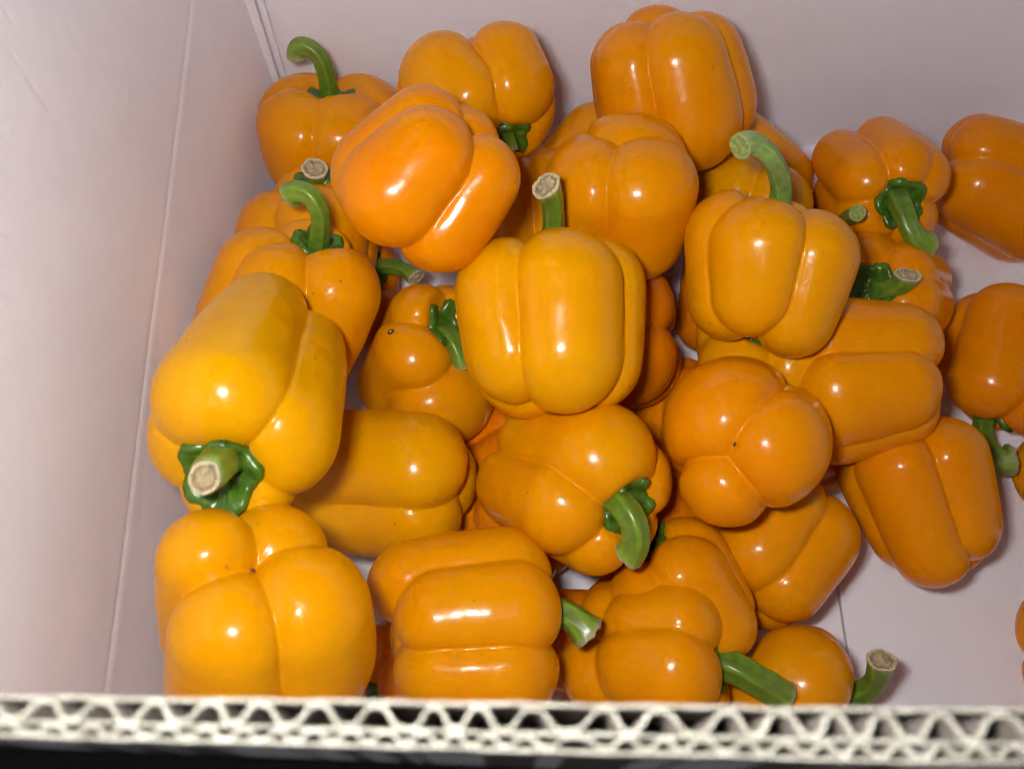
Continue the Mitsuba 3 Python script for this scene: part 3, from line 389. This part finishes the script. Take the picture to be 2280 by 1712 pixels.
    {'label': 'shaded pepper in the gap beside the straight stem with the ragged tan cut', 'pos': [12.29, 306.95, 57.23], 'rot': [0.0119, 0.9956, 0.0925, 0.6977, 0.058, -0.714, -0.7163, 0.0731, -0.694], 'shape': [39.693, 81.198, 0.903, 0.92], 'lobes': [[0.0091, -0.0, -0.0003, 0.0, -0.008], [2.0976, -0.0001, 0.0015, 0.0, -0.0275], [4.1888, 0.0, 0.0, 0.0, 0.0]], 'hue': 0.6},
    {'label': 'mostly hidden pepper whose stem end pokes out under the plump orange pepper', 'pos': [-108.02, 271.55, 48.12], 'rot': [0.2495, 0.2784, 0.9275, -0.8556, 0.512, 0.0765, -0.4536, -0.8126, 0.366], 'shape': [39.112, 82.459, 0.9, 0.92], 'lobes': [[-0.0, 0.0, 0.0, -0.0, 0.0], [1.5843, -0.0028, -0.0155, -0.0206, -0.0], [3.1416, 0.0, 0.0, 0.0, 0.0], [4.7124, 0.0, 0.0, 0.0, 0.0]], 'hue': 0.1, 'stem': [[-82.54, 273.65, 58.17, 4.5], [-57.36, 271.81, 61.73, 3.9], [-51.69, 266.76, 62.64, 5.2]], 'cut': 1},
    {'label': 'shaded two lobed pepper squeezed behind the flank of the tall central pepper', 'pos': [49.37, 227.05, 68.81], 'rot': [0.0611, 0.1512, -0.9866, 0.9187, -0.395, -0.0037, -0.3903, -0.9061, -0.163], 'shape': [41.122, 72.832, 0.936, 0.903], 'lobes': [[-0.0144, -0.0017, 0.0028, -0.0, -0.0139], [1.6292, -0.0053, 0.0148, -0.0, 0.0061], [3.1448, -0.0039, -0.0026, -0.0, -0.0597], [4.7158, 0.0018, 0.009, 0.0, -0.0449]], 'hue': 0.1},
    {'label': "small hidden pepper in the gap under the edge of the pale hooked stem's pepper", 'pos': [124.74, 273.53, 27.54], 'rot': [-1.0, 0.0, 0.0, 0.0, 0.6161, -0.7877, 0.0, -0.7877, -0.6161], 'shape': [28.028, 61.662, 0.9, 0.92], 'lobes': [[0.0, 0.0, 0.0, 0.0, 0.0], [1.5708, 0.0, 0.0, 0.0, 0.0], [3.1416, 0.0, 0.0, 0.0, 0.0], [4.7124, 0.0, 0.0, 0.0, 0.0]], 'hue': 0.1},
    {'label': "shaded yellow pepper directly above the three lobed pepper, under the pale hooked stem's pepper", 'pos': [125.92, 206.59, 72.7], 'rot': [-0.6484, -0.7414, -0.173, 0.7216, -0.6709, 0.1707, -0.2426, -0.0142, 0.97], 'shape': [34.449, 78.408, 0.892, 0.915], 'lobes': [[-0.0108, -0.0021, 0.0019, 0.0013, -0.0], [1.5821, -0.0053, -0.0097, 0.0008, 0.0], [3.1416, -0.0, -0.0, 0.0, 0.0], [4.7124, -0.0, -0.0, 0.0, 0.0]], 'hue': 0.7, 'stem': [[121.21, 211.23, 99.1, 5.0], [116.08, 202.02, 100.24, 4.5], [117.73, 199.66, 100.22, 5.0]]},
    {'label': 'small hidden pepper deep in the gap between the tall central and three lobed peppers', 'pos': [96.08, 202.14, 21.84], 'rot': [-1.0, 0.0, 0.0, 0.0, 0.6161, -0.7877, 0.0, -0.7877, -0.6161], 'shape': [28.375, 62.425, 0.9, 0.92], 'lobes': [[0.0, 0.0, 0.0, 0.0, 0.0], [1.5708, 0.0, 0.0, 0.0, 0.0], [3.1416, 0.0, 0.0, 0.0, 0.0], [4.7124, 0.0, 0.0, 0.0, 0.0]], 'hue': 0.1},
    {'label': 'small hidden pepper deep below the near end of the tall central pepper', 'pos': [4.78, 181.36, 27.66], 'rot': [-0.5812, 0.1843, -0.7926, 0.7345, 0.5381, -0.4135, 0.3503, -0.8225, -0.4481], 'shape': [28.021, 61.647, 0.9, 0.92], 'lobes': [[0.0, 0.0, 0.0, 0.0, 0.0], [1.5708, 0.0, 0.0, 0.0, 0.0], [3.1416, 0.0, 0.0, 0.0, 0.0], [4.7124, 0.0, 0.0, 0.0, 0.0]], 'hue': 0.1},
    {'label': 'hidden pepper in the gap between the two big peppers at the front rim', 'pos': [-38.51, 69.97, 25.39], 'rot': [-0.4706, -0.3757, -0.7984, 0.7964, 0.2087, -0.5676, 0.3799, -0.9029, 0.201], 'shape': [29.421, 64.726, 0.9, 0.92], 'lobes': [[0.0, 0.0, 0.0, 0.0, 0.0], [1.5708, 0.0, 0.0, 0.0, 0.0], [3.1416, 0.0, 0.0, 0.0, 0.0], [4.7124, 0.0, 0.0, 0.0, 0.0]], 'hue': 0.1, 'stem': [[-56.15, 57.43, 29.83, 5.5], [-59.72, 57.88, 34.47, 4.8], [-56.59, 51.34, 33.57, 5.0]]},
    {'label': 'small hidden pepper deep beneath the short flared green stem', 'pos': [34.92, 80.55, 28.24], 'rot': [-0.2169, -0.207, 0.954, -0.8811, 0.4622, -0.1001, -0.4203, -0.8623, -0.2826], 'shape': [24.825, 54.616, 0.9, 0.92], 'lobes': [[0.0, 0.0, 0.0, 0.0, 0.0], [1.5708, 0.0, 0.0, 0.0, 0.0], [3.1416, 0.0, 0.0, 0.0, 0.0], [4.7124, 0.0, 0.0, 0.0, 0.0]], 'hue': 0.1},
    {'label': 'hidden pepper on the floor below the tip of the bright curving stem', 'pos': [61.12, 81.05, 38.51], 'rot': [0.119, -0.5863, 0.8013, -0.295, 0.7497, 0.5924, -0.9481, -0.3068, -0.0838], 'shape': [34.346, 86.692, 0.919, 0.93], 'lobes': [[0.0, -0.0, 0.0, 0.0, 0.0], [1.59, -0.0248, -0.0807, 0.0077, 0.0039], [3.1416, 0.0, 0.0, 0.0, 0.0], [4.7124, 0.0, 0.0, 0.0, 0.0]], 'hue': 0.1},
    {'label': 'small hidden pepper in the crack between the bright curving stem and three lobes', 'pos': [78.8, 148.33, 29.52], 'rot': [-0.9363, -0.08, 0.3419, -0.3169, 0.6118, -0.7248, -0.1512, -0.787, -0.5982], 'shape': [24.756, 54.464, 0.9, 0.92], 'lobes': [[0.0, 0.0, 0.0, 0.0, 0.0], [1.5708, 0.0, 0.0, 0.0, 0.0], [3.1416, 0.0, 0.0, 0.0, 0.0], [4.7124, 0.0, 0.0, 0.0, 0.0]], 'hue': 0.1},
    {'label': 'small hidden pepper in the dark crack beside the top of the tapered pepper', 'pos': [158.02, 181.3, 27.81], 'rot': [-0.3511, 0.2134, -0.9117, 0.8451, 0.4914, -0.2105, 0.4031, -0.8444, -0.3529], 'shape': [24.848, 54.667, 0.9, 0.92], 'lobes': [[0.0, 0.0, 0.0, 0.0, 0.0], [1.5708, 0.0, 0.0, 0.0, 0.0], [3.1416, 0.0, 0.0, 0.0, 0.0], [4.7124, 0.0, 0.0, 0.0, 0.0]], 'hue': 0.1},
    {'label': 'small hidden pepper in the gap above the wide pepper with the short flared stem', 'pos': [-0.01, 136.37, 29.6], 'rot': [-0.9363, -0.08, 0.3419, -0.3169, 0.6118, -0.7248, -0.1512, -0.787, -0.5982], 'shape': [26.906, 59.194, 0.9, 0.92], 'lobes': [[0.0, 0.0, 0.0, 0.0, 0.0], [1.5708, 0.0, 0.0, 0.0, 0.0], [3.1416, 0.0, 0.0, 0.0, 0.0], [4.7124, 0.0, 0.0, 0.0, 0.0]], 'hue': 0.1},
    {'label': "hidden pepper with a dark stem tip peeping over the pale hooked stem's pepper", 'pos': [164.96, 310.93, 29.71], 'rot': [0.7071, 0.4575, 0.5392, -0.6382, 0.7412, 0.2081, -0.3044, -0.4913, 0.8161], 'shape': [25.348, 55.766, 0.9, 0.92], 'lobes': [[0.0, 0.0, 0.0, 0.0, 0.0], [1.5708, 0.0, 0.0, 0.0, 0.0], [3.1416, 0.0, 0.0, 0.0, 0.0], [4.7124, 0.0, 0.0, 0.0, 0.0]], 'hue': 0.1, 'stem': [[175.23, 314.89, 45.25, 5.0], [180.17, 299.29, 66.61, 3.8], [172.97, 282.07, 96.07, 3.8], [172.25, 275.59, 108.49, 4.0]], 'cut': 2, 'rho': 4.0},
]
for k, row in enumerate(PEPPERS): bell_pepper(k, row)
